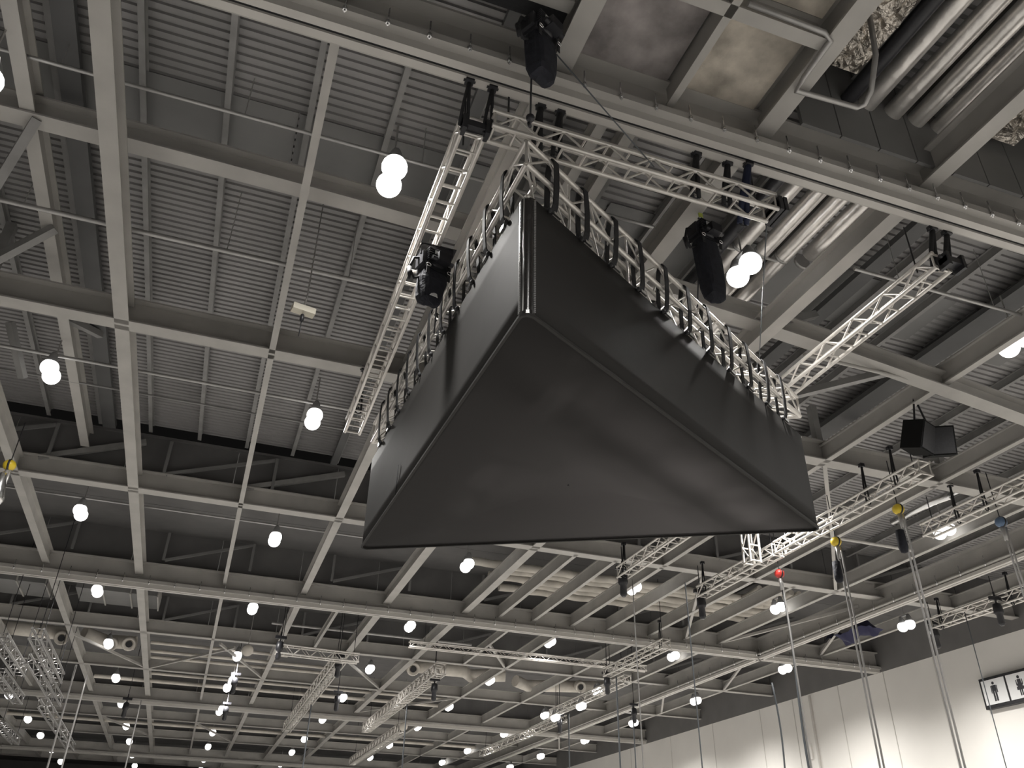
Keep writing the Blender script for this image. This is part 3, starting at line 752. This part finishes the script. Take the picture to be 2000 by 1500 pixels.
bigduct([(8.6, 38.2, 10.5), (11.2, 38.2, 10.5), (11.6, 38.6, 10.4), (13.2, 38.2, 10.5)], .3, 'pale ventilation duct with a nozzle in the centre far bay', ((8.7, 38.0, 10.4),))
bigduct([(13.9, 38.7, 10.4), (14.6, 39, 10.3), (18.6, 38.6, 10.5)], .28, 'pale ventilation duct with a nozzle right of the far centre lamp', ((17.0, 38.3, 10.4),))
# pale insulated slabs (wide flat duct) beyond the second girder at left
t = base('flat_duct', (-7, 33.4, 11), 'wide flat ribbed duct hanging beyond the second girder at left', 'duct')
for i in range(8):
    x = -9.6+i*.93
    if 4 <= i < 5: continue
    put('duct_section', MB().box(x, x+.88, 32.6, 34.4, 10.75, 11.2).me('section'), 'infill', t)
    put('duct_flange', MB().box(x+.88, x+.93, 32.55, 34.45, 10.7, 11.25).me('flange'), 'beam', t)
# bundles of pale lagged pipes seen between beams past the third cross beam
for j, (x0, x1, yy, zz) in enumerate(((7.3, 19.5, 24.6, 10.75), (8.4, 19.2, 25.1, 10.78), (8.2, 19.4, 25.6, 10.72), (9.6, 19.0, 26.1, 10.75), (8.9, 18.6, 26.6, 10.7))):
    m = MB(); n = int((x1-x0)/.25); pts = [(x0+(x1-x0)*i/n, yy+.012*math.sin(i*.9+j), zz+.012*math.sin(i*1.7+j)) for i in range(n+1)]
    m.sweep(pts, .13, 10)
    thing('lagged_pipe', m, 'duct', 'pale lagged pipe between the beams beyond the banner, %s from the front' % ORD[j], 'pipe', 'lagged pipes beyond the banner')
for j in range(7):
    x = 17.2+.32*j
    m = MB().sweep([(x, 23.4, 10.75), (x+.1, 24.2, 10.75), (x, 25.1, 10.75)], .1, 10)
    thing('pipe_stub', m, 'duct', 'short pale pipe stub in the bundle near the right rail girder, %s from the left' % ORD[j], 'pipe', 'pale pipe stubs')
thing('silver_flue', MB().sweep([(16.4, 16.2, 10.3), (16.4, 14.8, 10.3), (16.5, 14.3, 10.3)], .09, 12, .11).sweep([(16.5, 14.3, 10.3), (16.6, 13.8, 10.3)], .05, 10), 'steel', 'bright silver tube bundle at the right beyond the hoist chains', 'pipe')
# dark opening in the far left bay
t = base('access_hatch', (1.6, 31.5, 11.3), 'dark recessed hatch in the ceiling of the fourth bay at left', 'hatch')
put('hatch_panel', MB().box(.35, 2.4, 30.3, 32.9, 11.25, 11.3).me('hatch'), 'black', t)
for a in (.3, 2.4): put('hatch_frame', MB().box(a, a+.06, 30.3, 32.9, 11.1, 11.35).me('frame'), 'zinc', t)
for a in (30.25, 32.9): put('hatch_frame', MB().box(.3, 2.46, a, a+.06, 11.1, 11.35).me('frame'), 'zinc', t)

# ================================================================== HANGING CHAINS, HOOKS
def hanging(x, y, z, colr, label, double=True, zend=.4, zup=10., bag=True, wob=0.):
    t = base('hoist_hook', (x, y, z), label, 'chain hoist')
    put('hook_block', MB().ball((0, 0, 0), .125, 18, .95).me('block'), colr, t, TR(x, y, z))
    put('suspension_chain', unit_tube('blackmetal', 6), None, t, span((x, y, z+.1), (x, y, zup), .012))
    put('block_band', MB().lathe([(.12, -.02), (.129, -.02), (.129, .02), (.12, .02)], n=18).me('band'), 'blackmetal', t, TR(x, y, z) @ Matrix.Rotation(math.pi/2, 4, 'Y'))
    put('hook_shank', MB().tube((0, 0, -.1), (0, 0, -.42), .05, 8, .035).me('shank'), 'zinc', t, TR(x, y, z))
    for s in ((-1, 1) if double else (0,)):
        m = MB(); a = Vector((x+.05*s+.05, y, z-.1)); n = int((z-zend)/.16)
        m.sweep([(a.x + wob*math.sin(k*.13), a.y, a.z-(z-zend)*k/n) for k in range(n+1)], .022, 5)
        put('chain_fall', m.me('chain'), 'zinc', t)
    if bag:
        put('chain_bag', MB().lathe([(.02, 0), (.09, -.03), (.1, -.4), (.07, -.5), (.02, -.52)], n=12).me('cb'), 'bag', t, TR(x-.16, y-.05, z-.5))
    return t
hanging(13.25, 14.9, 8.82, 'yellow', 'yellow hook block with chains hanging in front of the cream wall')
hanging(13.3, 12.9, 8.85, 'yellow', 'yellow hook block on the second chain, right of the other')
hanging(13.15, 17.0, 8.7, 'red', 'red hook block with a long dark cable', double=False, bag=False)
hanging(15.75, 12.55, 8.8, 'bluep', 'blue hook block at the right frame edge', bag=False)
hanging(-4.62, 18.1, 9.0, 'yellow', 'yellow hook block with silver bag at the left edge', double=False, bag=False, zend=8.4)
thing('silver_bag', MB().lathe([(.02, .1), (.08, .05), (.12, -.25), (.18, -.5), (.12, -.62), (.03, -.64)], n=9), 'steel', 'crinkled silver bag hanging below the yellow hook at the left edge', 'bag', T=TR(-4.66, 18.1, 8.75))
thing('hanging_cable', MB().sweep([(13.2+.04*math.sin(k*.5), 17.05, 8.5-k*.4) for k in range(20)], .028, 8), 'hose', 'thick dark cable hanging straight down below the red hook', 'cable')
thing('hanging_cable', MB().sweep([(12.5+.06*math.sin(k*.45), 17.05, 6.0-k*.3) for k in range(18)], .02, 8), 'hose', 'thin dark cable hanging left of the thick one before the wall', 'cable')
for i, (x, y, z1, lab) in enumerate(((10.35, 19.6, 9.0, 'grey chain hanging below the truss behind the banner'), (11.0, 18.0, 8.5, 'thin grey chain hanging left of the red hook'), (21.2, 19.0, 9.2, 'dark rod hanging in front of the toilet sign'),
                                     (-3.75, 29.0, 7.4, 'pale chain hanging from the longest silver truss'), (-3.9, 33.5, 8.0, 'pale chain hanging beside the silver trusses'), (-2.4, 41.0, 8.6, 'pale chain hanging under the orange hook'),
                                     (14.8, 29.8, 8.9, 'chain hanging below the truss past the second girder'), (16.1, 37.5, 8.9, 'chain hanging from the far right truss'), (8.6, 38.0, 8.8, 'chain hanging from the centre ribbed truss'), (4.7, 40.0, 8.8, 'chain hanging from the middle left truss'), (18.9, 36.5, 9.4, 'thin chain before the far wall'))):
    thing('hanging_chain', MB().sweep([(x, y, z1-k*(z1-1)/12) for k in range(13)], .016 if y < 25 else .03, 6), 'hose' if i in (1, 2) or i > 5 else 'zinc', lab, 'chain')
# small far hoists: black bodies under trusses
def smallhoist(x, y, z, label, col='blackmetal'):
    t = base('small_hoist', (x, y, z), label, 'hoist', 'far hoists on trusses')
    put('body', MB().lathe([(.03, .22), (.12, .18), (.14, -.05), (.12, -.1), (.09, -.13), (.1, -.38), (.05, -.45)], n=10).me('body'), col, t, TR(x, y, z))
    put('suspension_rod', unit_tube('blackmetal', 6), None, t, span((x, y, z+.2), (x, y, 10.03 if y < 21.5 else 11.53), .014))
    put('shackle', MB().tube((0, 0, .2), (0, 0, .55), .03, 6).box(-.2, .2, -.05, .05, .3, .4).me('sh'), 'blackmetal', t, TR(x, y, z))
    return t
for x, y, z, lab in ((10.25, 19.95, 9.05, 'dark hoist at the end of the truss behind the banner'), (13.0, 20.5, 8.9, 'dark hoist at the end of the red hook truss'), (14.75, 30.5, 8.8, 'dark hoist at the far end of the truss past the second girder'),
                     (8.5, 33.0, 8.5, 'black hoist with bag at the near end of the ribbed truss'), (4.6, 32.4, 8.9, 'black hoist at the near end of the middle left truss'), (2.3, 31.4, 9.1, 'black hoist at the left end of the short crosswise truss'),
                     (16.2, 38.8, 8.7, 'dark hoist on the far right truss'), (18.7, 36.0, 8.9, 'small dark hoist before the far wall'), (21.6, 20.7, 9.0, 'dark hoist at the end of the wall side truss'), (21.4, 18.0, 9.0, 'dark hoist above the toilet sign'),
                     (1.2, 38.2, 9.1, 'dark hoist beside the left pair of bright lamps'), (1.25, 45.0, 9.1, 'dark hoist below the left pair of bright lamps'), (5.6, 38.5, 8.8, 'dark hoist right of the middle left truss'), (-3.1, 43.0, 8.6, 'dark hoist with orange hook at lower left')):
    smallhoist(x, y, z, lab)
# loudspeaker pair
t = base('loudspeaker', (12.1, 10.7, 9.2), 'pair of black box loudspeakers hung at the right under the arched beam', 'speaker')
for dx, rz in ((-.22, .35), (.25, -.5)):
    put('cabinet', MB().box(-.25, .25, -.2, .2, -.28, .28).me('cab'), 'blackbox', t, TR(12.12+dx, 10.65, 9.2) @ Matrix.Rotation(rz, 4, 'Z') @ Matrix.Rotation(.35, 4, 'X'))
    put('grille', MB().box(-.22, .22, -.215, -.2, -.25, .25).me('grille'), 'black', t, TR(12.12+dx, 10.65, 9.2) @ Matrix.Rotation(rz, 4, 'Z') @ Matrix.Rotation(.35, 4, 'X'))
for dx in (-.2, .2): put('bracket', unit_tube('blackmetal', 6), None, t, span((12.12+dx, 10.7, 9.4), (12.12, 10.7, 10.2), .02))
# cream emergency light on chain at left
t = base('emergency_light', (.33, 10.5, 9.0), 'cream box fitting hanging on a chain in the left bay', 'fitting')
put('box', MB().box(-.17, .17, -.07, .07, -.05, .05).me('box'), 'cream', t, TR(.33, 10.5, 9.0) @ Matrix.Rotation(.2, 4, 'Z'))
put('hanger', MB().sweep([(0, 0, .05), (.02, 0, .25), (0, 0, 2.78)], .02, 6, .006).me('hanger'), 'zinc', t, TR(.33, 10.5, 9.0))
put('weight', MB().lathe([(.01, 0), (.03, -.02), (.03, -.12), (.01, -.14)], n=8).tube((0, 0, -.1), (0, 0, -.4), .008, 5).me('weight'), 'blackmetal', t, TR(.33, 10.5, 8.93))
# round white disc sensor
for x, y, z, lab in ((1.35, 34.5, 9.6, 'round white disc hanging beside the left bright lamps'), (10.2, 45.5, 9.1, 'round pale disc at the near end of the lowest centre truss')):
    t = base('round_detector', (x, y, z), lab, 'detector')
    put('disc', MB().lathe([(.02, .06), (.2, .06), (.22, 0), (.2, -.05), (.02, -.06)], n=18).me('disc'), 'duct', t, TR(x, y, z) @ Matrix.Rotation(math.radians(-70), 4, 'X'))
    put('suspension_rod', unit_tube('zinc', 6), None, t, span((x, y+.05, z+.18), (x, y+.05, 11.53), .015))
# extra bright work lamps clamped to trusses
for x, y, z, lab in ((1.12, 38.7, 9.3, 'bright lamp stacked above another in the left far bays'), (1.1, 46.6, 9.5, 'bright lower lamp of the left far pair'), (15.9, 35.6, 8.95, 'row light glaring on the far right truss'), (15.9, 38.6, 8.95, 'second glaring light on the far right truss')):
    lamp(0, x, y, z, lab, .3, light=False, r=.17)
# navy cloth crumpled above the wall
m = MB(); rnd = random.Random(3); nx, ny = 12, 6
for j in range(ny+1):
    for i in range(nx+1): m.v.append((21.3+.9*j/ny+rnd.uniform(-.05, .05), 23.5+2.0*i/nx, 9.95+.35*math.sin(i*.7)*math.sin(j*.6)+rnd.uniform(-.05, .05)))
for j in range(ny):
    for i in range(nx): k = j*(nx+1)+i; m.f.append((k, k+1, k+nx+2, k+nx+1)); m.sm.append(1)
thing('navy_cloth', m, 'bluecloth', 'crumpled navy cloth lying on the beams near the wall', 'cloth')

# ================================================================== TOILET SIGN
t = base('toilet_sign', (25.4, 22.0, 7.4), 'black framed toilet sign with man and woman pictograms on the cream wall', 'sign')
y1, y0, z0, z1 = 22.95, 19.75, 7.38, 8.38
put('frame', MB().box(25.40, 25.58, y0, y1, z0, z1).me('frame'), 'signframe', t)
pw = (y1-y0-.08*4)/3
for k in range(3):
    ya = y1-.08-k*(pw+.08)
    put('face', MB().box(25.385, 25.40, ya-pw, ya, z0+.12, z1-.09).me('face'), 'signface', t)
    c = ya-pw/2; zc = (z0+z1)/2+.02
    m = MB(); m.lathe([(.05, 0), (.05, .008)], n=16, T=Matrix.Translation((25.384, c, zc+.26)) @ Matrix.Rotation(-math.pi/2, 4, 'Y'))
    def pb(a0, a1, b0, b1): m.box(25.378, 25.385, c+a0, c+a1, zc+b0, zc+b1)
    if k == 0:
        pb(-.09, .09, .0, .19); pb(-.13, -.1, -.06, .18); pb(.1, .13, -.06, .18); pb(-.08, -.012, -.32, .0); pb(.012, .08, -.32, .0)
    elif k == 1:
        pb(-.07, .07, .06, .19); pb(-.1, .1, -.04, .06); pb(-.14, .14, -.14, -.04); pb(-.13, -.1, 0, .18); pb(.1, .13, 0, .18); pb(-.06, -.012, -.32, -.14); pb(.012, .06, -.32, -.14)
    else:
        pb(-.05, .05, -.02, .19); pb(-.05, .16, -.08, -.02); pb(.1, .16, -.24, -.02); m.lathe([(.19, 0), (.19, .008), (.15, .008), (.15, 0)], n=20, T=Matrix.Translation((25.384, c-.02, zc-.16)) @ Matrix.Rotation(-math.pi/2, 4, 'Y'))
    put('pictogram', m.me('pictogram'), 'signink', t)
# small sign at the bottom edge by the wall
t = base('small_wall_sign', (25.5, 31, 5), 'small white sign low on the cream wall at the bottom edge', 'sign')
put('face', MB().box(25.5, 25.59, 32.2, 33.2, 5.2, 5.75).me('face'), 'signface', t)
put('edge', MB().box(25.52, 25.59, 32.15, 33.25, 5.15, 5.8).me('edge'), 'zinc', t)
